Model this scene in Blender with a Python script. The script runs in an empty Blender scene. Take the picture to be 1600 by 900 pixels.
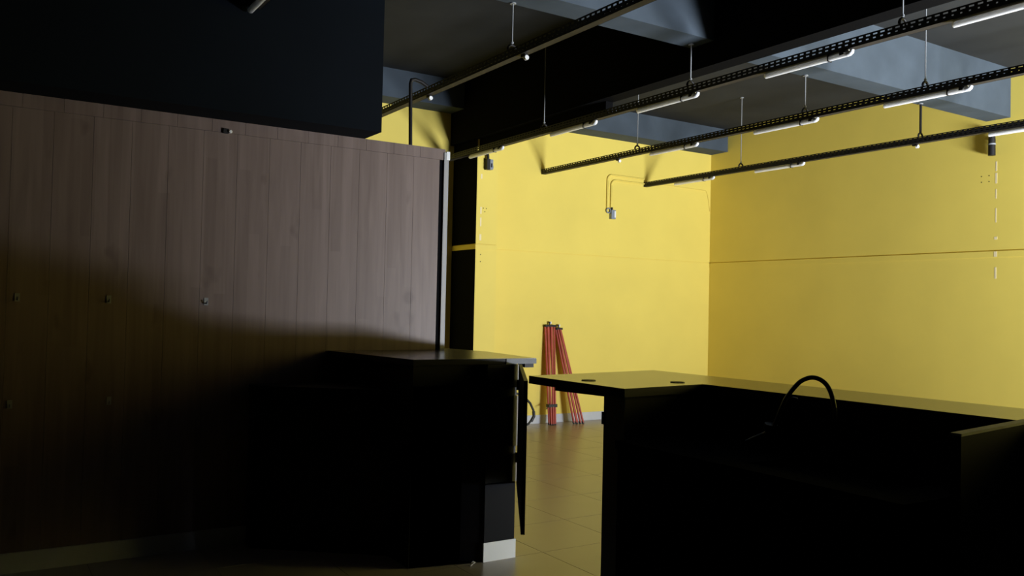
import bpy, bmesh, math, random
from mathutils import Vector, Matrix
random.seed(4)
C = bpy.context.scene.collection

# ------------------------------------------------------------------ camera, world, light, exposure
YAW, PITCH, ROLL, FPX, CAM_H = math.radians(32.524), math.radians(1.2935), math.radians(1.257), 1338.4, 1.45
fw = Vector((math.sin(YAW)*math.cos(PITCH), math.cos(YAW)*math.cos(PITCH), math.sin(PITCH)))
rt = Vector((math.cos(YAW), -math.sin(YAW), 0)); up = rt.cross(fw)
r2 = math.cos(ROLL)*rt + math.sin(ROLL)*up; u2 = -math.sin(ROLL)*rt + math.cos(ROLL)*up
cam_d = bpy.data.cameras.new('camera'); cam = bpy.data.objects.new('camera', cam_d); C.objects.link(cam)
m3 = Matrix((r2, u2, -fw)).transposed()
cam.matrix_world = Matrix.Translation((0, 0, CAM_H)) @ m3.to_4x4()
cam_d.sensor_width = 36; cam_d.lens = FPX*36/1600; cam_d.clip_start = 0.05
bpy.context.scene.camera = cam

w = bpy.data.worlds.new('world'); bpy.context.scene.world = w; w.use_nodes = True
w.node_tree.nodes['Background'].inputs[0].default_value = (0.55, 0.72, 1.0, 1)
w.node_tree.nodes['Background'].inputs[1].default_value = 0.05

# daylight thrown up by the sunlit pavement in front of the open shopfront
ld = bpy.data.lights.new('shopfront_daylight_offscreen', 'AREA'); ld.shape = 'RECTANGLE'; ld.size = 2.0; ld.size_y = 1.5
ld.energy = 2000; ld.color = (0.91, 0.98, 1.10)
lo = bpy.data.objects.new('shopfront_daylight_offscreen', ld); C.objects.link(lo)
lo.location = (6.95, -1.92, 0.32)
lo.rotation_euler = (math.radians(180-20), 0, 0)

vs = bpy.context.scene.view_settings
vs.view_transform = 'Standard'; vs.look = 'None'; vs.gamma = 1; vs.use_curve_mapping = False; vs.exposure = 0.0

# ------------------------------------------------------------------ materials
def nodes(m): return m.node_tree.nodes, m.node_tree.links
def mat(name, col, rough=0.5, metal=0.0, var=0.0, scale=6.0, bump=0.0, spec=0.5, stretch=(1, 1, 1), coat=0.0):
    m = bpy.data.materials.new(name); m.use_nodes = True
    n, l = nodes(m); b = n['Principled BSDF']
    b.inputs['Base Color'].default_value = (*col, 1); b.inputs['Roughness'].default_value = rough
    b.inputs['Metallic'].default_value = metal; b.inputs['Specular IOR Level'].default_value = spec
    if coat: b.inputs['Coat Weight'].default_value = coat; b.inputs['Coat Roughness'].default_value = 0.15
    if var or bump:
        tc = n.new('ShaderNodeTexCoord'); mp = n.new('ShaderNodeMapping'); mp.inputs['Scale'].default_value = stretch
        nz = n.new('ShaderNodeTexNoise'); nz.inputs['Scale'].default_value = scale; nz.inputs['Detail'].default_value = 5
        l.new(tc.outputs['Object'], mp.inputs[0]); l.new(mp.outputs[0], nz.inputs['Vector'])
        if var:
            rp = n.new('ShaderNodeValToRGB'); e = rp.color_ramp.elements
            e[0].position = 0.3; e[1].position = 0.7
            e[0].color = (*[c*(1-var) for c in col], 1); e[1].color = (*[min(1, c*(1+var)) for c in col], 1)
            l.new(nz.outputs['Fac'], rp.inputs[0]); l.new(rp.outputs[0], b.inputs['Base Color'])
        if bump:
            bp = n.new('ShaderNodeBump'); bp.inputs['Strength'].default_value = bump; bp.inputs['Distance'].default_value = 0.01
            l.new(nz.outputs['Fac'], bp.inputs['Height']); l.new(bp.outputs[0], b.inputs['Normal'])
    return m

M = {}
M['yellow'] = mat('yellow_paint', (0.80, 0.63, 0.125), 0.6, var=0.04, scale=1.2, bump=0.05, spec=0.3)
M['navy'] = mat('navy_paint', (0.004, 0.0065, 0.0105), 0.8, var=0.12, scale=2, spec=0.1)
M['beam'] = mat('grey_blue_paint', (0.06, 0.076, 0.092), 0.8, var=0.15, scale=3, bump=0.1, spec=0.15)
M['ceiling'] = mat('charcoal_paint', (0.027, 0.028, 0.028), 0.85, var=0.15, scale=2, bump=0.1, spec=0.15)
M['black'] = mat('black_laminate', (0.006, 0.006, 0.007), 0.5, spec=0.25)
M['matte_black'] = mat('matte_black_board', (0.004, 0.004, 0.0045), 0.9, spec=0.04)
M['black_metal'] = mat('black_metal', (0.012, 0.011, 0.011), 0.55, var=0.2, scale=20, spec=0.3)
M['tray'] = mat('tray_metal', (0.035, 0.03, 0.026), 0.6, var=0.35, scale=9, spec=0.3, stretch=(1, .3, 1))
M['worktop'] = mat('dark_worktop', (0.05, 0.042, 0.032), 0.22, var=0.1, scale=5, spec=0.6)
M['edge'] = mat('pale_edge', (0.19, 0.20, 0.22), 0.5, var=0.15, scale=12, spec=0.3)
M['trim'] = mat('pale_trim', (0.33, 0.325, 0.32), 0.5)
M['mdf'] = mat('bare_board', (0.13, 0.085, 0.075), 0.8, var=0.35, scale=25)
M['white'] = mat('white_enamel', (0.82, 0.83, 0.84), 0.35)
M['tube'] = mat('tube_glass', (0.93, 0.93, 0.93), 0.3)
_b = M['tube'].node_tree.nodes['Principled BSDF']; _b.inputs['Subsurface Weight'].default_value = 1.0
_b.inputs['Subsurface Radius'].default_value = (1, 1, 1); _b.inputs['Subsurface Scale'].default_value = 0.03
M['plinth'] = mat('white_plinth', (0.84, 0.86, 0.87), 0.5, var=0.03, scale=4)
M['slate'] = mat('slate_panel', (0.007, 0.0075, 0.010), 0.7, var=0.1, scale=3, spec=0.15)
M['red'] = mat('red_pole_paint', (0.40, 0.055, 0.03), 0.5, var=0.12, scale=8)
M['chrome'] = mat('chrome', (0.35, 0.34, 0.33), 0.2, metal=1.0)
M['grey_box'] = mat('grey_plastic', (0.22, 0.25, 0.30), 0.4)
M['rubber'] = mat('black_rubber', (0.010, 0.010, 0.010), 0.5)
M['skirting'] = mat('grey_skirting', (0.55, 0.56, 0.57), 0.45, var=0.05)
M['pavement'] = mat('pavement', (0.45, 0.43, 0.40), 0.9, var=0.15, scale=3)
M['dark_wall'] = mat('dark_wall_paint', (0.012, 0.012, 0.013), 0.8, spec=0.1)
M['rod'] = mat('galvanised_rod', (0.28, 0.29, 0.30), 0.5)
M['hole'] = mat('dark_hole', (0.02, 0.015, 0.005), 0.9)
M['filler'] = mat('white_filler', (0.85, 0.72, 0.42), 0.7)
M['paper'] = mat('paper_scrap', (0.6, 0.58, 0.55), 0.8)

def tile_mat(name):
    m = mat(name, (0.20, 0.185, 0.165), 0.24, spec=0.5)
    n, l = nodes(m); b = n['Principled BSDF']
    tc = n.new('ShaderNodeTexCoord'); nz = n.new('ShaderNodeTexNoise'); nz.inputs['Scale'].default_value = 2.2; nz.inputs['Detail'].default_value = 6
    oi = n.new('ShaderNodeObjectInfo'); ad = n.new('ShaderNodeVectorMath'); ad.operation = 'ADD'
    l.new(tc.outputs['Object'], ad.inputs[0]); l.new(oi.outputs['Location'], ad.inputs[1]); l.new(ad.outputs[0], nz.inputs['Vector'])
    rp = n.new('ShaderNodeValToRGB'); e = rp.color_ramp.elements
    e[0].position, e[1].position = 0.3, 0.75; e[0].color = (0.38, 0.345, 0.34, 1); e[1].color = (0.43, 0.395, 0.39, 1)
    l.new(nz.outputs['Fac'], rp.inputs[0]); l.new(rp.outputs[0], b.inputs['Base Color'])
    rr = n.new('ShaderNodeMapRange'); rr.inputs[3].default_value = 0.27; rr.inputs[4].default_value = 0.31
    l.new(nz.outputs['Fac'], rr.inputs[0]); l.new(rr.outputs[0], b.inputs['Roughness'])
    return m
M['tile'] = tile_mat('floor_tile')
M['joint'] = mat('tile_joint', (0.13, 0.12, 0.11), 0.8)

def wood_mat():
    m = bpy.data.materials.new('brown_oak_laminate'); m.use_nodes = True
    n, l = nodes(m); b = n['Principled BSDF']; b.inputs['Roughness'].default_value = 0.45; b.inputs['Specular IOR Level'].default_value = 0.35
    tc = n.new('ShaderNodeTexCoord'); oi = n.new('ShaderNodeObjectInfo'); ad = n.new('ShaderNodeVectorMath'); ad.operation = 'ADD'
    l.new(tc.outputs['Object'], ad.inputs[0]); l.new(oi.outputs['Location'], ad.inputs[1])
    sx = n.new('ShaderNodeSeparateXYZ'); l.new(ad.outputs[0], sx.inputs[0])
    # strips of different tone inside each board
    d = n.new('ShaderNodeMath'); d.operation = 'DIVIDE'; d.inputs[1].default_value = 0.065; l.new(sx.outputs[0], d.inputs[0])
    fl = n.new('ShaderNodeMath'); fl.operation = 'FLOOR'; l.new(d.outputs[0], fl.inputs[0])
    wn0 = n.new('ShaderNodeTexWhiteNoise'); wn0.noise_dimensions = '1D'; l.new(fl.outputs[0], wn0.inputs['W'])
    zz = n.new('ShaderNodeMath'); zz.operation = 'MULTIPLY_ADD'; zz.inputs[1].default_value = 0.8; l.new(sx.outputs[2], zz.inputs[0])
    k7 = n.new('ShaderNodeMath'); k7.operation = 'MULTIPLY'; k7.inputs[1].default_value = 7.0; l.new(wn0.outputs['Value'], k7.inputs[0]); l.new(k7.outputs[0], zz.inputs[2])
    fz = n.new('ShaderNodeMath'); fz.operation = 'FLOOR'; l.new(zz.outputs[0], fz.inputs[0])
    cb = n.new('ShaderNodeCombineXYZ'); l.new(fl.outputs[0], cb.inputs[0]); l.new(fz.outputs[0], cb.inputs[1])
    wn = n.new('ShaderNodeTexWhiteNoise'); wn.noise_dimensions = '2D'; l.new(cb.outputs[0], wn.inputs['Vector'])
    mp = n.new('ShaderNodeMapping'); mp.inputs['Scale'].default_value = (14, 14, 0.9); l.new(ad.outputs[0], mp.inputs[0])
    nz = n.new('ShaderNodeTexNoise'); nz.inputs['Scale'].default_value = 1.6; nz.inputs['Detail'].default_value = 7; nz.inputs['Distortion'].default_value = 0.6; l.new(mp.outputs[0], nz.inputs['Vector'])
    mp2 = n.new('ShaderNodeMapping'); mp2.inputs['Scale'].default_value = (5, 5, 2.6); l.new(ad.outputs[0], mp2.inputs[0])
    kn = n.new('ShaderNodeTexNoise'); kn.inputs['Scale'].default_value = 1.3; kn.inputs['Detail'].default_value = 2; l.new(mp2.outputs[0], kn.inputs['Vector'])
    knr = n.new('ShaderNodeMapRange'); knr.inputs[1].default_value = 0.66; knr.inputs[2].default_value = 0.78; knr.inputs[3].default_value = 0; knr.inputs[4].default_value = 0.3; l.new(kn.outputs['Fac'], knr.inputs[0])
    s1 = n.new('ShaderNodeMath'); s1.operation = 'MULTIPLY_ADD'; s1.inputs[1].default_value = 0.55; l.new(nz.outputs['Fac'], s1.inputs[0])
    s2 = n.new('ShaderNodeMath'); s2.operation = 'MULTIPLY'; s2.inputs[1].default_value = 0.13; l.new(wn.outputs['Value'], s2.inputs[0]); l.new(s2.outputs[0], s1.inputs[2])
    s3 = n.new('ShaderNodeMath'); s3.operation = 'SUBTRACT'; l.new(s1.outputs[0], s3.inputs[0]); l.new(knr.outputs[0], s3.inputs[1])
    ds = n.new('ShaderNodeVectorMath'); ds.operation = 'DISTANCE'; ds.inputs[1].default_value = (2.503, 5.215, 1.5); l.new(ad.outputs[0], ds.inputs[0])
    st = n.new('ShaderNodeMapRange'); st.interpolation_type = 'SMOOTHSTEP'; st.inputs[1].default_value = 0.0; st.inputs[2].default_value = 0.06; st.inputs[3].default_value = 0.34; st.inputs[4].default_value = 0.0; l.new(ds.outputs['Value'], st.inputs[0])
    s4 = n.new('ShaderNodeMath'); s4.operation = 'SUBTRACT'; l.new(s3.outputs[0], s4.inputs[0]); l.new(st.outputs[0], s4.inputs[1]); s3 = s4
    rp = n.new('ShaderNodeValToRGB'); e = rp.color_ramp.elements
    e[0].position, e[1].position = 0.1, 0.75; e[0].color = (0.14, 0.098, 0.083, 1); e[1].color = (0.29, 0.22, 0.20, 1)
    l.new(s3.outputs[0], rp.inputs[0]); l.new(rp.outputs[0], b.inputs['Base Color'])
    bp = n.new('ShaderNodeBump'); bp.inputs['Strength'].default_value = 0.12; bp.inputs['Distance'].default_value = 0.003
    l.new(nz.outputs['Fac'], bp.inputs['Height']); l.new(bp.outputs[0], b.inputs['Normal'])
    return m
M['wood'] = wood_mat()
M['seam'] = mat('pale_seam', (0.42, 0.34, 0.30), 0.7)

# ------------------------------------------------------------------ mesh helpers
def NB(): return bmesh.new()
def box(bm, x0, x1, y0, y1, z0, z1):
    v = [bm.verts.new((x, y, z)) for z in (z0, z1) for x, y in ((x0, y0), (x1, y0), (x1, y1), (x0, y1))]
    for f in ((3, 2, 1, 0), (4, 5, 6, 7), (0, 1, 5, 4), (1, 2, 6, 5), (2, 3, 7, 6), (3, 0, 4, 7)): bm.faces.new([v[i] for i in f])
    return bm
def prism(bm, pts, z0, z1):
    a = sum(pts[i][0]*pts[(i+1) % len(pts)][1]-pts[(i+1) % len(pts)][0]*pts[i][1] for i in range(len(pts)))
    if a < 0: pts = pts[::-1]
    lo_ = [bm.verts.new((x, y, z0)) for x, y in pts]; hi = [bm.verts.new((x, y, z1)) for x, y in pts]
    bm.faces.new(lo_[::-1]); bm.faces.new(hi)
    for i in range(len(pts)):
        j = (i+1) % len(pts); bm.faces.new((lo_[i], lo_[j], hi[j], hi[i]))
    return bm
def tube(bm, pts, r, n=10, caps=True):
    pts = [Vector(p) for p in pts]; rings = []
    rr = r if isinstance(r, (list, tuple)) else [r]*len(pts)
    prev = None
    for i, p in enumerate(pts):
        t = (pts[min(i+1, len(pts)-1)]-pts[max(i-1, 0)]).normalized()
        if prev is None:
            a = Vector((0, 0, 1)) if abs(t.z) < 0.9 else Vector((1, 0, 0)); s = t.cross(a).normalized()
        else: s = (prev - t*prev.dot(t)).normalized()
        prev = s; q = t.cross(s)
        rings.append([bm.verts.new(p + rr[i]*(math.cos(2*math.pi*k/n)*s + math.sin(2*math.pi*k/n)*q)) for k in range(n)])
    for a, b in zip(rings, rings[1:]):
        for k in range(n):
            f = bm.faces.new((a[k], a[(k+1) % n], b[(k+1) % n], b[k])); f.smooth = True
    if caps:
        for rg in (rings[0][::-1], rings[-1]): bm.faces.new([bm.verts.new(v.co) for v in rg])
    return bm
def arc(c, r, a0, a1, n, ux, uy):
    c, ux, uy = Vector(c), Vector(ux), Vector(uy)
    return [c + r*(math.cos(a0+(a1-a0)*i/n)*ux + math.sin(a0+(a1-a0)*i/n)*uy) for i in range(n+1)]
def wloc(o):
    v = Vector((0, 0, 0))
    while o: v += o.location; o = o.parent
    return v
def obj(name, bm, m, parent=None, loc=None, bevel=0.0):
    """one mesh object; bm is in world coordinates, the origin goes to loc (or its parent's)"""
    if bevel:
        ed = [e for e in bm.edges if len(e.link_faces) == 2 and e.calc_face_angle(0) > 0.6]
        bmesh.ops.bevel(bm, geom=ed, offset=bevel, segments=2, affect='EDGES', profile=0.5)
    if parent is None and loc is None:
        xs = [v.co for v in bm.verts]
        loc = ((min(v.x for v in xs)+max(v.x for v in xs))/2, (min(v.y for v in xs)+max(v.y for v in xs))/2, min(v.z for v in xs))
    off = wloc(parent) if parent else Vector((0, 0, 0))
    own = Vector(loc) - off if loc is not None else Vector((0, 0, 0))
    bmesh.ops.translate(bm, verts=bm.verts, vec=-(off+own))
    bmesh.ops.recalc_face_normals(bm, faces=bm.faces)
    me = bpy.data.meshes.new(name); bm.to_mesh(me); bm.free(); me.materials.append(M[m])
    o = bpy.data.objects.new(name, me); C.objects.link(o); o.location = own
    if parent: o.parent = parent
    return o
def tag(o, label, cat, group=None):
    o['label'] = label; o['category'] = cat
    if group: o['group'] = group
    return o
def thing(name, loc, label, cat, group=None):
    o = bpy.data.objects.new(name, None); C.objects.link(o); o.location = loc; o.empty_display_size = 0.05
    return tag(o, label, cat, group)
def struct(o): o['kind'] = 'structure'; return o
def dup(root, loc, label=None, group=None):
    r = root.copy(); C.objects.link(r); r.location = loc
    if label: r['label'] = label
    if group: r['group'] = group
    for ch in list(root.children):
        c = ch.copy(); C.objects.link(c); c.parent = r
        for g in ch.children:
            d = g.copy(); C.objects.link(d); d.parent = c
    return r

YA, XB, YP, ZC, ZG = 8.92, 9.07, 5.215, 4.04, 2.155       # back wall, right wall, partition face, ceiling, groove height
XL, YF = -1.6, -1.0

# ------------------------------------------------------------------ room shell
floor = struct(obj('floor', box(NB(), XL, XB, YF, YA, -0.12, -0.004), 'joint', loc=(0, 0, 0)))
T = 0.583
bmt = NB(); box(bmt, -T/2+0.002, T/2-0.002, -T/2+0.002, T/2-0.002, -0.006, 0.0)
tile0 = None
tx = [2.937 + T*(i+0.5) for i in range(-8, 11)]; ty = [3.62 + T*(j+0.5) for j in range(-5, 10)]
for x in tx:
    for y in ty:
        x0, x1, y0, y1 = x-T/2, x+T/2, y-T/2, y+T/2
        if y0 > YA or x0 > XB or x1 < XL: continue
        if x1 > XB+1e-3 or y1 > YA+1e-3 or x0 < XL-1e-3:
            b = NB(); box(b, max(x0, XL)+0.002, min(x1, XB)-0.002, y0+0.002, min(y1, YA)-0.002, -0.006, 0)
            obj('tile', b, 'tile', floor, loc=(x, y, 0)); continue
        if tile0 is None:
            b = bmt; bmesh.ops.translate(b, verts=b.verts, vec=(x, y, 0)); tile0 = obj('tile', b, 'tile', floor, loc=(x, y, 0))
        else:
            t = tile0.copy(); C.objects.link(t); t.parent = floor; t.location = (x, y, 0)
ymin = ty[0]-T/2
rest = obj('tile_field', box(NB(), XL, XB, YF, ymin, -0.006, 0), 'tile', floor); rest['kind'] = 'stuff'

wb = struct(obj('wall_back', box(NB(), XL, XB+0.15, YA+0.012, YA+0.2, 0, ZC), 'yellow', loc=(5, YA, 0)))
obj('lower_panel', box(NB(), XL, XB, YA, YA+0.012, 0, ZG-0.004), 'yellow', wb)
obj('upper_panel', box(NB(), XL, XB, YA, YA+0.012, ZG+0.004, ZC), 'yellow', wb)
struct(obj('baseboard_back', box(NB(), XL, XB, YA-0.012, YA, 0, 0.105), 'skirting'))
wr = struct(obj('wall_right', box(NB(), XB+0.012, XB+0.2, YF, YA, 0, ZC), 'yellow', loc=(XB, 4, 0)))
obj('lower_panel', box(NB(), XB, XB+0.012, YF, YA, 0, 2.085), 'yellow', wr)
obj('ledge_strip', box(NB(), XB-0.004, XB+0.012, YF, YA, 2.085, ZG-0.006), 'yellow', wr, bevel=0.002)
obj('upper_panel', box(NB(), XB, XB+0.012, YF, YA, ZG+0.008, ZC), 'yellow', wr)
struct(obj('baseboard_right', box(NB(), XB-0.012, XB, YF, YA-0.012, 0, 0.105), 'skirting'))
struct(obj('wall_left', box(NB(), XL-0.15, XL, YF, YA, 0, ZC), 'dark_wall'))
# shopfront: open front to the right, closed elsewhere
wf = struct(obj('wall_front', box(NB(), XL, 5.9, YF-0.15, YF, 0, ZC), 'dark_wall', loc=(2, YF, 0)))
obj('lintel', box(NB(), 5.9, XB, YF-0.15, YF, 2.7, ZC), 'dark_wall', wf)
struct(obj('wall_light_blocker', box(NB(), 5.33, 5.48, YF, 0.25, 0, ZC), 'dark_wall'))  # added unseen stub, cuts the daylight towards the partition's left end
struct(obj('floor_pavement', box(NB(), -3, 14, -12, YF-0.02, -0.14, -0.02), 'pavement'))
ceil = struct(obj('ceiling', box(NB(), XL, XB, YF, YA, ZC, ZC+0.15), 'ceiling', loc=(4, 4, ZC)))
obj('beam', box(NB(), XL, XB, 8.6, YA, 3.725, ZC), 'beam', ceil, bevel=0.004)
obj('beam', box(NB(), XL, XB, 4.69, 4.94, 3.53, ZC), 'beam', ceil, bevel=0.006)
obj('beam', box(NB(), XL, XB, 0.6, 0.9, 3.53, ZC), 'beam', ceil, bevel=0.006)
obj('duct', box(NB(), 4.78, 4.94, YF, YA, 3.345, ZC), 'matte_black', ceil, bevel=0.004)
obj('duct_drop', box(NB(), 4.86, 4.94, 6.1, 8.36, 3.215, 3.346), 'matte_black', ceil)
# pilaster on the back wall, with the same shadow line
pil = struct(obj('wall_pilaster', box(NB(), 4.845, 5.10, 8.38, YA, 0, ZC-0.315), 'yellow', loc=(4.97, 8.36, 0)))
obj('lower_panel', prism(NB(), [(4.835, YA), (4.835, 8.365), (5.11, 8.365), (5.11, YA)], 0, 2.10), 'yellow', pil)
obj('ledge_strip', prism(NB(), [(4.83, YA), (4.83, 8.36), (5.112, 8.36), (5.112, YA)], 2.10, ZG), 'yellow', pil)
obj('upper_panel', prism(NB(), [(4.835, YA), (4.835, 8.365), (5.11, 8.365), (5.11, YA)], ZG+0.008, 3.725), 'yellow', pil)

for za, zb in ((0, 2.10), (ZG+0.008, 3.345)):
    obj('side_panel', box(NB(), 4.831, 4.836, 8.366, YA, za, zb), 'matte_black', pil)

# ------------------------------------------------------------------ wooden partition
XE = 2.715
part = struct(obj('wall_partition', box(NB(), -1.5, 2.745, YP+0.014, YP+0.12, 0, 2.525), 'seam', loc=(1, YP, 0)))
obj('recess', box(NB(), 2.717, 2.7475, YP+0.008, YP+0.0145, 0, 2.4515), 'matte_black', part)
PW = 0.195; pm = None
for k in range(22):
    xc = XE - PW*(k+0.5)
    if xc < -1.4: break
    if pm is None:
        b = NB(); box(b, xc-PW/2+0.0008, xc+PW/2-0.0008, YP, YP+0.014, 0.10, 2.4515)
        pm = obj('plank', b, 'wood', part, loc=(xc, YP, 0.1), bevel=0.0012)
    else:
        q = pm.copy(); C.objects.link(q); q.parent = part; q.location = (xc-1, 0, 0.1)
pm2 = None
for k in range(22):
    xc = 2.76 - PW*(k+0.5)
    if xc < -1.4: break
    if pm2 is None:
        b = NB(); box(b, xc-PW/2+0.0008, xc+PW/2-0.0008, YP, YP+0.014, 2.453, 2.527)
        pm2 = obj('plank', b, 'wood', part, loc=(xc, YP, 2.453), bevel=0.0012)
    else:
        q = pm2.copy(); C.objects.link(q); q.parent = part; q.location = (xc-1, 0, 2.453)
obj('edge_trim', box(NB(), 2.748, 2.782, YP-0.006, YP+0.125, 0.0, 2.505), 'trim', part, bevel=0.002)
obj('trim_cap', box(NB(), 2.765, 2.79, YP-0.008, YP+0.03, 2.455, 2.512), 'white', part, bevel=0.006)
struct(obj('baseboard_partition', box(NB(), -1.5, 1.9, YP-0.013, YP, 0, 0.105), 'skirting'))
bulk = struct(obj('wall_bulkhead', box(NB(), -1.5, 2.163, 4.95, YP+0.2, 2.527, ZC), 'navy', bevel=0.008))

# ------------------------------------------------------------------ cable trays
def make_tray(xc, y0, y1, label):
    x0, x1, z0, z1 = xc-0.03, xc+0.03, 3.14, 3.20
    t = thing('cable_tray', (xc, y1, z0), label, 'cable tray', 'slotted cable trays under the ceiling')
    obj('base_plate', box(NB(), x0, x1, y0, y1, z0, z0+0.003), 'tray', t)
    for xs in (x0, x1-0.003):
        b = NB()
        for za, zb in ((z0, z0+0.018), (z0+0.028, z0+0.040), (z0+0.052, z1)):
            box(b, xs, xs+0.003, y0, y1, za, zb)
        n = int((y1-y0)/0.05)
        for i in range(n+1):
            yy = y1 - i*0.05
            ya = max(y0, yy-0.02)
            box(b, xs+0.0003, xs+0.0027, ya, yy, z0+0.014, z1-0.006)
        obj('slotted_side', b, 'black_metal', t)
    for xs in (x0-0.001, x1-0.008):
        obj('flange', box(NB(), xs, xs+0.009, y0, y1, z1-0.002, z1+0.001), 'black_metal', t)
    return t
XR = [1.36, 3.095, 4.705, 6.12, 7.82]
make_tray(XR[0], -0.9, 4.95, 'black slotted cable tray running into the dark navy bulkhead')
make_tray(XR[1], -0.9, YA, 'black slotted cable tray carrying empty lampholders, passing above the wooden partition')
make_tray(XR[2], -0.9, YA, 'black slotted cable tray running close beside the black ceiling duct')
make_tray(XR[3], -0.9, YA, 'black slotted cable tray meeting the back wall left of the conduit pair')
make_tray(XR[4], -0.9, YA, 'black slotted cable tray nearest the right-hand yellow wall, above the socket conduits')

def make_hanger(x, y, ztop, label, thick=0.005):
    t = thing('tray_hanger', (x, y, 3.18), label, 'hanger', 'rod hangers of the cable trays')
    b = NB(); pts = [(x-0.034, y, 3.202)] + [tuple(p) for p in arc((x, y, 3.205), 0.034, math.pi, 0, 10, (1, 0, 0), (0, 0, 1))] + [(x+0.034, y, 3.202)]
    tube(b, pts, 0.009, 8); obj('arch_clamp', b, 'black_metal', t)
    obj('rod', tube(NB(), [(x, y, 3.235), (x, y, ztop+0.005)], thick, 8), 'rod', t)
    obj('nut', tube(NB(), [(x, y, 3.25), (x, y, 3.262)], 0.011, 6), 'rod', t)
    b = NB(); tube(b, [(x, y, ztop-0.008), (x, y, ztop)], 0.022, 10); obj('ceiling_plate', b, 'rod', t)
    return t
TN = ['tray ending at the navy bulkhead', 'tray above the wooden partition', 'tray beside the black duct',
      'tray left of the conduits', 'tray nearest the right wall']
ORD = ['first', 'second', 'third', 'fourth', 'fifth']
for ri, ys in ((0, (4.2,)), (1, (7.3, 4.92, 2.9)), (2, (6.86, 4.86, 3.07)), (3, (7.12, 3.8)), (4, (7.2,))):
    for k, y in enumerate(ys):
        zt = 3.53 if 4.69 <= y <= 4.94 else ZC
        make_hanger(XR[ri], y, zt, 'thin arched-clamp rod hanger, ' + ORD[k] + ' from the back wall, ' + TN[ri])
make_hanger(XR[3], 4.91, 3.53, 'short rod hanger under the grey beam, on the tray left of the conduits')
h4 = make_hanger(XR[4], 4.9, 3.53, 'thick dark hanger under the grey beam holding the tray nearest the right wall', 0.012)
for c in h4.children:
    if c.name.startswith('rod'): c.data.materials[0] = M['black_metal']

# ------------------------------------------------------------------ tube lights under the trays
def make_light(x, y0, label, group, L=0.70):
    t = thing('tube_light', (x, y0, 3.14), label, 'tube light', group)
    obj('batten', box(NB(), x-0.010, x+0.014, y0+0.03, y0+L, 3.126, 3.141), 'white', t, bevel=0.003)
    obj('tube', tube(NB(), [(x-0.006, y0+0.035, 3.114), (x-0.006, y0+L, 3.114)], 0.0175, 14), 'tube', t)
    obj('lampholder', box(NB(), x-0.026, x+0.016, y0+0.055, y0+0.085, 3.112, 3.142), 'black_metal', t)
    obj('end_cap', tube(NB(), [(x-0.006, y0+0.04, 3.114), (x-0.006, y0+0.018, 3.115), (x-0.006, y0+0.006, 3.121), (x-0.006, y0, 3.136)], [0.018, 0.018, 0.016, 0.012], 10), 'white', t)
    obj('clip', box(NB(), x-0.0255, x+0.016, y0+0.17, y0+0.178, 3.0945, 3.141), 'black_metal', t)
    return t
G = 'white tube lights under the cable trays'
def TL(k, ri): return 'white tube light, ' + ORD[k] + ' from the back wall, under ' + TN[ri]
proto = make_light(XR[2], 7.60, TL(0, 2), G)
for k, y in enumerate((6.03, 4.77, 3.41, 2.05)): dup(proto, (XR[2], y, 3.14), TL(k+1, 2))
for k, y in enumerate((6.20, 4.77, 3.44, 2.0)): dup(proto, (XR[3], y, 3.14), TL(k, 3))
for k, y in enumerate((7.63, 6.27, 3.53)): dup(proto, (XR[4], y, 3.14), TL(k, 4))
dup(proto, (XR[0]-0.03, 4.22, 3.14), 'white tube light under the tray ending at the navy bulkhead')
def holder(x, y, label):
    t = thing('lampholder', (x, y, 3.14), label, 'lampholder', 'lampholders without a tube')
    obj('bracket', box(NB(), x-0.012, x+0.012, y, y+0.05, 3.122, 3.142), 'black_metal', t)
    obj('socket', tube(NB(), [(x, y-0.01, 3.112), (x, y+0.012, 3.112)], 0.016, 12), 'white', t)
    obj('lead', tube(NB(), [(x+0.004, y+0.01, 3.112), (x+0.006, y+0.03, 3.13), (x+0.004, y+0.05, 3.14)], 0.005, 6), 'rod', t)
for y, nm in ((4.74, 'farther from'), (6.13, 'nearer to')): holder(XR[1], y, 'empty white lampholder ' + nm + ' the back wall, under ' + TN[1])
for y in (7.42,): holder(XR[3], y, 'empty white lampholder under the ' + TN[3])
for y in (4.93,): holder(XR[4], y, 'empty white lampholder under the ' + TN[4] + ', below the beam')

# ------------------------------------------------------------------ left bar counter
ZT = 1.15
lc = thing('bar_counter', (2.4, 4.7, 0), 'black bar counter with dark worktop standing against the wooden partition', 'counter')
obj('worktop', prism(NB(), [(1.95, 5.214), (2.09, 4.27), (2.885, 4.24), (2.96, 4.95), (2.89, 5.38), (2.79, 5.38), (2.79, 5.208), (2.7, 5.208)], ZT-0.002, ZT), 'worktop', lc)
obj('worktop_core', prism(NB(), [(1.951, 5.214), (2.091, 4.271), (2.884, 4.241), (2.959, 4.95), (2.889, 5.379), (2.79, 5.379), (2.79, 5.208), (2.7, 5.208)], ZT-0.032, ZT-0.002), 'black', lc)
obj('edge_band', prism(NB(), [(2.68, 4.249), (2.68, 4.244), (2.886, 4.236), (2.889, 4.26), (2.884, 4.242)], ZT-0.032, ZT-0.002), 'edge', lc)
obj('body', box(NB(), 2.10, 2.715, 4.29, 5.212, 0.0, ZT-0.032), 'black', lc)
obj('end_panel', box(NB(), 2.532, 2.722, 4.21, 4.29, 0.0, ZT-0.032), 'black', lc)
obj('slate_plate', box(NB(), 2.525, 2.728, 4.197, 4.212, 0.108, 0.438), 'slate', lc, bevel=0.002)
obj('white_plinth', box(NB(), 2.522, 2.738, 4.194, 4.23, 0.0, 0.108), 'plinth', lc, bevel=0.001)
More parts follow.
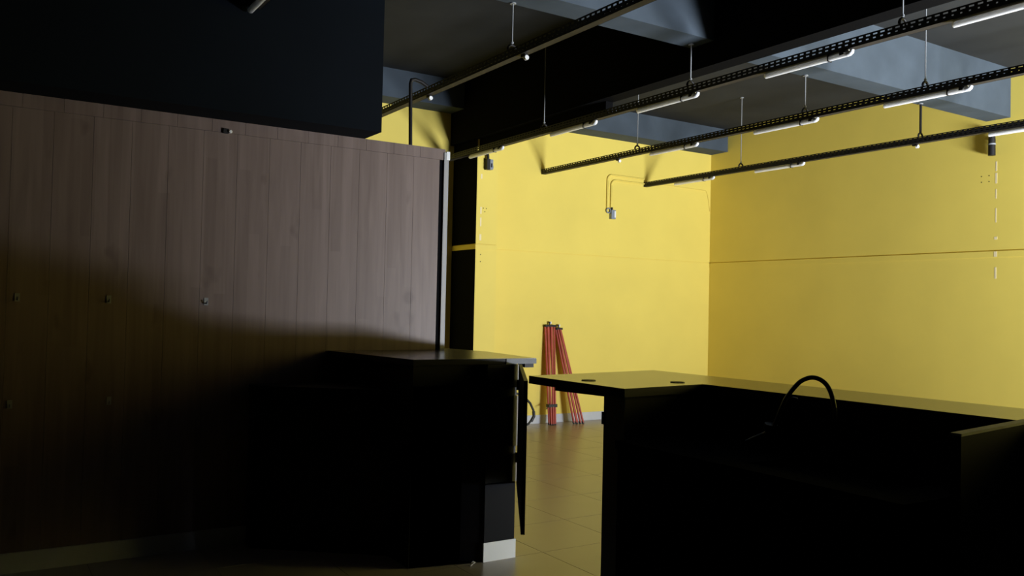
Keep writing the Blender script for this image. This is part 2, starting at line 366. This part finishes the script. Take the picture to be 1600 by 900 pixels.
for za, zb in ((0.985, 1.117), (0.645, 0.935), (0.44, 0.60)):
    obj('edge_strip', box(NB(), 2.706, 2.738, 4.199, 4.216, za, zb), 'trim', lc, bevel=0.002)
obj('side_panel', box(NB(), 2.723, 2.737, 4.216, 5.2, 0.44, ZT-0.032), 'black', lc)
obj('bare_side', box(NB(), 2.723, 2.737, 4.214, 5.2, 0.0, 0.44), 'mdf', lc)
obj('bracket', box(NB(), 2.745, 2.80, 4.32, 4.34, 1.06, ZT-0.032), 'edge', lc)
obj('tip_block', box(NB(), 2.82, 2.882, 4.26, 4.34, ZT-0.056, ZT-0.03), 'black', lc)
obj('corner_body', prism(NB(), [(1.46, 5.2), (1.46, 5.09), (2.10, 4.566), (2.10, 5.2)], 0.0, 0.93), 'black', lc)
obj('corner_top', prism(NB(), [(1.455, 5.2), (1.455, 5.085), (2.10, 4.555), (2.10, 5.2)], 0.93, 0.955), 'black', lc)
obj('slanted_front', prism(NB(), [(2.10, 4.555), (2.527, 4.204), (2.53, 4.29), (2.102, 4.29)], 0, 1.0), 'black', lc)

# swing gate between the two counters
a, b_ = Vector((2.738, 4.185)), Vector((2.142, 3.225)); d = (b_-a).normalized(); nrm = Vector((d.y, -d.x))*0.009
g = thing('swing_gate', (a.x, a.y, 0.43), 'black swing gate panel closing the gap between the two bar counters', 'gate')
obj('panel', prism(NB(), [tuple(a+nrm), tuple(b_+nrm), tuple(b_-nrm), tuple(a-nrm)], 0.43, 1.12), 'black', g, bevel=0.001)
for z in (0.55, 0.97):
    obj('hinge', tube(NB(), [(a.x-0.012, a.y+0.004, z), (a.x-0.012, a.y+0.004, z+0.06)], 0.008, 8), 'chrome', g)

# ------------------------------------------------------------------ right bar counter
rc = thing('bar_counter', (2.6, 2.4, 0), 'long black L-shaped bar counter with dark overhanging worktop, beside the tap', 'counter')
obj('worktop', prism(NB(), [(2.107, 3.152), (2.122, 2.516), (2.582, 2.565), (2.640, 0.9), (2.985, 0.9), (2.985, 1.5), (2.925, 3.25)], ZT-0.002, ZT), 'worktop', rc)
obj('worktop_core', prism(NB(), [(2.108, 3.151), (2.123, 2.517), (2.583, 2.566), (2.641, 0.901), (2.984, 0.901), (2.984, 1.5), (2.924, 3.249)], ZT-0.034, ZT-0.002), 'black', rc)
obj('front_body', prism(NB(), [(2.145, 2.54), (2.222, 2.764), (2.80, 2.82), (2.80, 2.60)], 0, ZT-0.034), 'black', rc)
obj('side_body', prism(NB(), [(2.60, 2.6), (2.655, 0.92), (2.86, 0.92), (2.80, 2.81)], 0, ZT-0.034), 'black', rc)
obj('light_stop_infill', prism(NB(), [(2.255, 2.767), (2.61, 3.19), (2.90, 3.22), (2.94, 2.5), (2.965, 1.5), (2.965, 0.92), (2.86, 0.92), (2.80, 2.81)], 0, ZT-0.034), 'black', rc)  # hidden infill added under the overhang to keep a light streak off the partition
obj('leak_block', prism(NB(), [(2.93, 3.22), (2.93, 3.30), (3.10, 3.30), (3.14, 1.0), (2.96, 1.0)], 0, 0.46), 'matte_black', rc)  # made-up block out of view, stops daylight leaking low onto the partition
obj('overhang_bracket', prism(NB(), [(2.24, 2.77), (2.27, 2.77), (2.215, 3.06), (2.185, 3.06)], ZT-0.06, ZT-0.034), 'black_metal', rc)
obj('hook_plate', box(NB(), 2.214, 2.228, 2.742, 2.768, 0.98, 1.03), 'black_metal', rc)
obj('hook_screw', tube(NB(), [(2.212, 2.755, 1.015), (2.220, 2.755, 1.015)], 0.005, 8), 'rod', rc)
for (gx, gy) in ((2.215, 2.86), (2.53, 2.66)):
    obj('cable_grommet', tube(NB(), [(gx, gy, ZT-0.002), (gx, gy, ZT+0.003)], 0.03, 16), 'black', rc)
obj('end_board', prism(NB(), [(2.12, 1.235), (2.645, 1.31), (2.645, 1.285), (2.12, 1.21)], 0.0, 1.15), 'navy', rc)
obj('end_board_edge', prism(NB(), [(2.118, 1.237), (2.645, 1.312), (2.645, 1.283), (2.118, 1.208)], 1.15, 1.157), 'edge', rc)
sc = thing('sink_unit', (2.3, 1.9, 0), 'low black sink cabinet carrying the curved tap, inside the L-shaped bar counter', 'sink unit')
obj('cabinet', box(NB(), 2.08, 2.598, 1.34, 2.50, 0.0, 0.93), 'matte_black', sc)
b = NB()
for q in ((2.07, 2.17, 1.33, 2.505), (2.43, 2.60, 1.33, 2.505), (2.17, 2.43, 1.33, 1.45), (2.17, 2.43, 1.95, 2.505)): box(b, q[0], q[1], q[2], q[3], 0.93, 0.96)
obj('worktop', b, 'matte_black', sc)
obj('basin', box(NB(), 2.17, 2.43, 1.45, 1.95, 0.931, 0.936), 'matte_black', sc)
tp = thing('sink_tap', (2.46, 2.09, 0.96), 'dark curved gooseneck tap rising above the edge of the right bar counter', 'tap')
obj('base', tube(NB(), [(2.45, 2.095, 0.96), (2.45, 2.095, 1.045)], [0.024, 0.022], 14), 'black_metal', tp)
neck = [(2.45, 2.09, 1.03), (2.45, 2.073, 1.06), (2.45, 2.05, 1.11), (2.45, 2.028, 1.15), (2.45, 2.0, 1.185), (2.45, 1.968, 1.215), (2.45, 1.930, 1.231), (2.45, 1.897, 1.231), (2.45, 1.868, 1.218), (2.45, 1.848, 1.195), (2.45, 1.836, 1.165), (2.45, 1.829, 1.135)]
def smooth(p, n=4):
    p = [Vector(q) for q in p]; out = []
    for i in range(len(p)-1):
        a0, a1, a2, a3 = p[max(i-1, 0)], p[i], p[i+1], p[min(i+2, len(p)-1)]
        for k in range(n):
            t = k/n; out.append(0.5*((2*a1)+(a2-a0)*t+(2*a0-5*a1+4*a2-a3)*t*t+(3*a1-a0-3*a2+a3)*t**3))
    return out + [p[-1]]
nk = obj('neck', tube(NB(), smooth(neck), 0.0078, 12), 'black_metal', tp)
obj('spout', tube(NB(), [(2.45, 1.829, 1.14), (2.45, 1.826, 1.105)], 0.0088, 12), 'chrome', tp)
obj('neck_clip', tube(NB(), [(2.438, 2.012, 1.145), (2.452, 2.0, 1.155), (2.462, 1.99, 1.15)], 0.005, 8), 'chrome', tp)
obj('lever', tube(NB(), [(2.43, 2.10, 1.02), (2.40, 2.13, 1.0), (2.385, 2.15, 0.985)], [0.007, 0.006, 0.007], 8), 'chrome', tp)
obj('collar', tube(NB(), [(2.45, 2.095, 1.042), (2.45, 2.093, 1.052)], 0.0245, 14), 'chrome', tp)

# ------------------------------------------------------------------ folded red stands against the back wall
def stand(tops, feet, zt, label, strap):
    cx = sum(f[0] for f in feet)/len(feet); cy = sum(f[1] for f in feet)/len(feet)
    t = thing('folded_stand', (cx, cy, 0), label, 'folded stand', 'folded red stands')
    for (x, y), (u, v) in zip(tops, feet):
        p = obj('leg', tube(NB(), [(u, v, 0.012), (x, y, zt)], 0.0138, 10), 'red', t)
        dr = (Vector((x, y, zt))-Vector((u, v, 0))).normalized()
        obj('foot', tube(NB(), [(u, v, 0.0), Vector((u, v, 0))+dr*0.03], 0.0150, 10), 'rubber', p)
    xs = [q[0] for q in tops]; ys = [q[1] for q in tops]
    obj('head', box(NB(), min(xs)-0.015, max(xs)+0.015, min(ys)-0.014, max(ys)+0.012, zt-0.012, zt+0.014), 'black_metal', t, bevel=0.004)
    for k in ((0.45,) if len(tops) > 4 else (0.1,)):
        x = min(xs)+(max(xs)-min(xs))*k
        pin = obj('pin', tube(NB(), [(x, sum(ys)/len(ys), zt+0.01), (x, sum(ys)/len(ys), zt+0.055)], 0.009, 10), 'black_metal', t)
        obj('pin_cap', tube(NB(), [(x+0.016, sum(ys)/len(ys)-0.004, zt+0.025), (x+0.018, sum(ys)/len(ys)-0.004, zt+0.055)], 0.009, 10), 'white', pin)
    if strap:
        z = 0.235
        cs = [(u+(x-u)*z/zt, v+(y-v)*z/zt) for (x, y), (u, v) in zip(tops, feet)]
        x0, x1 = min(c[0] for c in cs)-0.02, max(c[0] for c in cs)+0.02; y0, y1 = min(c[1] for c in cs)-0.016, max(c[1] for c in cs)+0.016
        obj('strap', box(NB(), x0, x1, y0, y1, z-0.018, z+0.02), 'rubber', t, bevel=0.006)
        obj('strap_tail', tube(NB(), [(x0, y0, z), (x0-0.03, y0-0.01, z-0.01), (x0-0.045, y0-0.01, z-0.035)], 0.006, 6), 'rubber', t)
    return t
WY = YA-0.03
stand([(6.178, WY), (6.204, WY-0.020), (6.230, WY), (6.256, WY-0.020), (6.282, WY), (6.308, WY-0.012)],
      [(6.160, 8.735), (6.174, 8.705), (6.190, 8.738), (6.206, 8.705), (6.222, 8.735), (6.238, 8.712)], 1.225, 'red metal pole bundle tied by a black strap, leaning almost upright on the wall', True)
stand([(6.342, WY), (6.358, WY-0.022), (6.376, WY), (6.394, WY-0.022), (6.412, WY)],
      [(6.520, 8.705), (6.545, 8.678), (6.572, 8.70), (6.602, 8.678), (6.640, 8.668)], 1.19, 'bundle of folded red metal poles leaning slanted beside the strapped bundle', False)

# black hose coil on the floor behind the gate
hc = thing('hose_coil', (5.70, 8.62, 0), 'black hose coil standing in loops on the floor by the back wall', 'hose')
b = NB(); tube(b, [(5.45, 8.6, 0.012), (5.62, 8.6, 0.016), (5.76, 8.6, 0.05), (5.835, 8.6, 0.13), (5.83, 8.6, 0.21), (5.78, 8.6, 0.30), (5.70, 8.6, 0.37), (5.60, 8.61, 0.42), (5.5, 8.62, 0.43)], 0.014, 10); obj('outer_loop', b, 'rubber', hc)
b = NB(); tube(b, [(5.42, 8.64, 0.014), (5.60, 8.64, 0.03), (5.69, 8.64, 0.08), (5.72, 8.64, 0.16), (5.70, 8.64, 0.25), (5.62, 8.64, 0.33), (5.5, 8.64, 0.36)], 0.012, 10); obj('inner_loop', b, 'rubber', hc)
obj('coupling', tube(NB(), [(5.80, 8.6, 0.08), (5.838, 8.6, 0.14), (5.832, 8.6, 0.20)], 0.02, 10), 'rubber', hc)

# ------------------------------------------------------------------ sockets, conduits and small fittings on the walls
sk_ = thing('wall_socket', (7.21, YA, 2.65), 'small grey wall socket at the end of two bent conduits on the back wall', 'socket')
obj('box', box(NB(), 7.20, 7.27, YA-0.05, YA, 2.655, 2.775), 'grey_box', sk_, bevel=0.006)
obj('face', box(NB(), 7.245, 7.268, YA-0.056, YA-0.049, 2.675, 2.76), 'white', sk_, bevel=0.002)
obj('gland', tube(NB(), [(7.225, YA-0.02, 2.77), (7.225, YA-0.02, 2.81)], 0.016, 10), 'black_metal', sk_)
b = NB(); tube(b, arc((7.17, YA-0.02, 2.765), 0.032, 0, 2*math.pi, 16, (1, 0, 0), (0, 0, 1)), 0.008, 8, caps=False); obj('cable_ring', b, 'grey_box', sk_)
for k, (xx, zz, z0) in enumerate(((7.15, 3.245, 2.80), (7.215, 3.18, 2.80))):
    r = 0.075
    pts = [(xx, YA-0.012, z0), (xx, YA-0.012, zz-r)] + [tuple(p) for p in arc((xx+r, YA-0.012, zz-r), r, math.pi, math.pi/2, 8, (1, 0, 0), (0, 0, 1))] + [(7.79, YA-0.012, zz)]
    o = tag(obj('wall_conduit', tube(NB(), pts, 0.011, 8), 'yellow', loc=(xx, YA, z0)), ('outer' if k == 0 else 'inner') + ' yellow-painted bent conduit dropping to the grey wall socket', 'conduit', 'bent conduits on the back wall')
tag(obj('wall_cable', tube(NB(), [(7.86, YA-0.005, 3.205), (8.4, YA-0.005, 3.2), (8.97, YA-0.005, 3.195), (9.0, YA-0.005, 3.15), (9.04, YA-0.005, 3.0), (9.055, YA-0.005, 2.9)], 0.005, 6), 'yellow', loc=(8.4, YA, 3.2)), 'thin yellow-painted cable along the back wall towards the corner', 'cable')

cb = thing('junction_box', (4.96, 8.36, 3.0), 'small grey box hanging on a bent black conduit on the yellow pilaster', 'junction box')
obj('body', box(NB(), 4.925, 4.965, 8.30, 8.362, 3.005, 3.125), 'black_metal', cb, bevel=0.008)
obj('face', box(NB(), 4.962, 5.0, 8.295, 8.362, 3.005, 3.12), 'grey_box', cb, bevel=0.008)
obj('lens', box(NB(), 4.972, 4.988, 8.291, 8.297, 3.03, 3.075), 'black', cb, bevel=0.002)
obj('conduit', tube(NB(), [(4.95, 8.33, 3.11), (4.95, 8.33, 3.16), (4.935, 8.33, 3.22), (4.91, 8.335, 3.30), (4.90, 8.345, 3.46)], 0.016, 10), 'black_metal', cb)
obj('loop', tube(NB(), [(5.0, 8.33, 3.01), (5.018, 8.33, 3.015), (5.025, 8.33, 3.04), (5.02, 8.33, 3.06)], 0.003, 6), 'rod', cb)

wl = thing('wall_lamp', (XB, 4.85, 3.14), 'small dark tubular lamp fixed on the right yellow wall below the beam', 'lamp')
obj('body', tube(NB(), [(XB-0.055, 4.85, 3.15), (XB-0.055, 4.85, 3.39)], [0.036, 0.032], 12), 'black_metal', wl)
obj('arm', box(NB(), XB-0.05, XB, 4.84, 4.86, 3.30, 3.33), 'black_metal', wl)
obj('collar', tube(NB(), [(XB-0.055, 4.85, 3.26), (XB-0.055, 4.85, 3.275)], 0.038, 12), 'rod', wl)
obj('head', tube(NB(), [(XB-0.055, 4.85, 3.385), (XB-0.055, 4.85, 3.42)], 0.022, 12), 'white', wl)
for zz in (2.95, 2.888):
    for yy in (4.985, 4.905):
        obj('screw_hole', tube(NB(), [(XB-0.0012, yy, zz), (XB+0.001, yy, zz)], 0.006, 8), 'hole', wr)
for (xx, zz) in ((4.925, 2.568), (4.965, 2.566), (4.945, 2.53), (4.9, 2.04), (4.9, 1.96)):
    obj('screw_hole', tube(NB(), [(xx, 8.3638, zz), (xx, 8.366, zz)], 0.006, 8), 'hole', pil)
for za, zb, wd in ((2.99, 3.09, .008), (2.86, 2.97, .010), (2.70, 2.80, .006), (2.45, 2.60, .006), (2.27, 2.30, .016), (2.09, 2.145, .016), (1.86, 1.98, .010)):
    dx = 0.0015 if za > 2.15 or za < 2.05 else 0.0055
    obj('filler_mark', box(NB(), XB-dx, XB+0.001, 4.83-wd, 4.83+wd, za, zb), 'filler', wr)
for za, zb, wd in ((2.90, 2.955, .010), (2.50, 2.58, .009), (2.36, 2.46, .009), (2.20, 2.27, .013)):
    obj('filler_mark', box(NB(), 4.893-wd, 4.893+wd, 8.3635, 8.366, za, zb), 'filler', pil)

# ------------------------------------------------------------------ fittings on the partition
def hook(x, z, label, m='rod'):
    t = thing('wall_hook', (x, YP, z), label, 'hook', 'small hooks on the wooden partition')
    obj('plate', box(NB(), x-0.012, x+0.012, YP-0.004, YP, z-0.022, z+0.022), m, t, bevel=0.001)
    obj('peg', tube(NB(), [(x, YP-0.002, z-0.01), (x, YP-0.022, z-0.012), (x, YP-0.03, z+0.004)], 0.004, 8), m, t)
for k, x in enumerate((1.194, 0.672, 0.231)): hook(x, 1.445, 'small pale hook plate, ' + ORD[k] + ' from the counter, upper row on wooden partition')
for k, x in enumerate((0.689, 0.213)): hook(x, 0.883, 'small pale hook plate, ' + ORD[k] + ' from the counter, lower row on wooden partition')
pg = thing('wall_peg', (1.29, YP, 2.46), 'small black bracket with white knob near the top of the wooden partition', 'peg')
obj('bracket', box(NB(), 1.262, 1.292, YP-0.014, YP, 2.448, 2.476), 'black_metal', pg, bevel=0.002)
obj('knob', tube(NB(), [(1.300, YP, 2.46), (1.300, YP-0.02, 2.46), (1.300, YP-0.026, 2.46)], [0.009, 0.012, 0.007], 10), 'white', pg)

vp = [(2.683, 5.6, 2.0), (2.675, 5.6, 2.6), (2.665, 5.6, 3.0), (2.664, 5.6, 3.05), (2.672, 5.6, 3.078), (2.70, 5.6, 3.085), (2.75, 5.6, 3.075), (2.80, 5.6, 3.05)]
pp = thing('standpipe', (2.683, 5.6, 0), 'black upright pipe with bent top rising behind the wooden partition', 'pipe')
obj('pipe', tube(NB(), [(2.683, 5.6, 0.0)] + vp, 0.0135, 10), 'black_metal', pp)
obj('base_flange', tube(NB(), [(2.683, 5.6, 0.0), (2.683, 5.6, 0.012)], 0.05, 14), 'black_metal', pp)

# ------------------------------------------------------------------ litter on the floor by the plinth
def scrap(x, y, s, rz, label):
    bm = NB(); c, sn = math.cos(rz), math.sin(rz)
    pts = [(-s, -.3*s, 0.002), (0, -.35*s, .35*s), (s, -.2*s, .3*s), (.9*s, .3*s, .5*s), (0, .35*s, .2*s), (-.9*s, .3*s, 0.004)]
    v = [bm.verts.new((x+c*p[0]-sn*p[1], y+sn*p[0]+c*p[1], p[2])) for p in pts]
    v2 = [bm.verts.new(q.co+Vector((0, 0, 0.003))) for q in v]
    for i, j, k, l_ in ((0, 1, 4, 5), (1, 2, 3, 4)):
        bm.faces.new((v[i], v[j], v[k], v[l_])); bm.faces.new((v2[l_], v2[k], v2[j], v2[i]))
    for i in range(6): bm.faces.new((v[i], v[(i+1) % 6], v2[(i+1) % 6], v2[i]))
    tag(obj('paper_scrap', bm, 'paper', loc=(x, y, 0)), label, 'litter')
scrap(2.44, 4.18, 0.028, 0.5, 'curled pale paper scrap on the floor next to the white plinth')
scrap(2.20, 4.34, 0.022, 0.1, 'tiny flat paper shred on the floor under the slanted cabinet front')
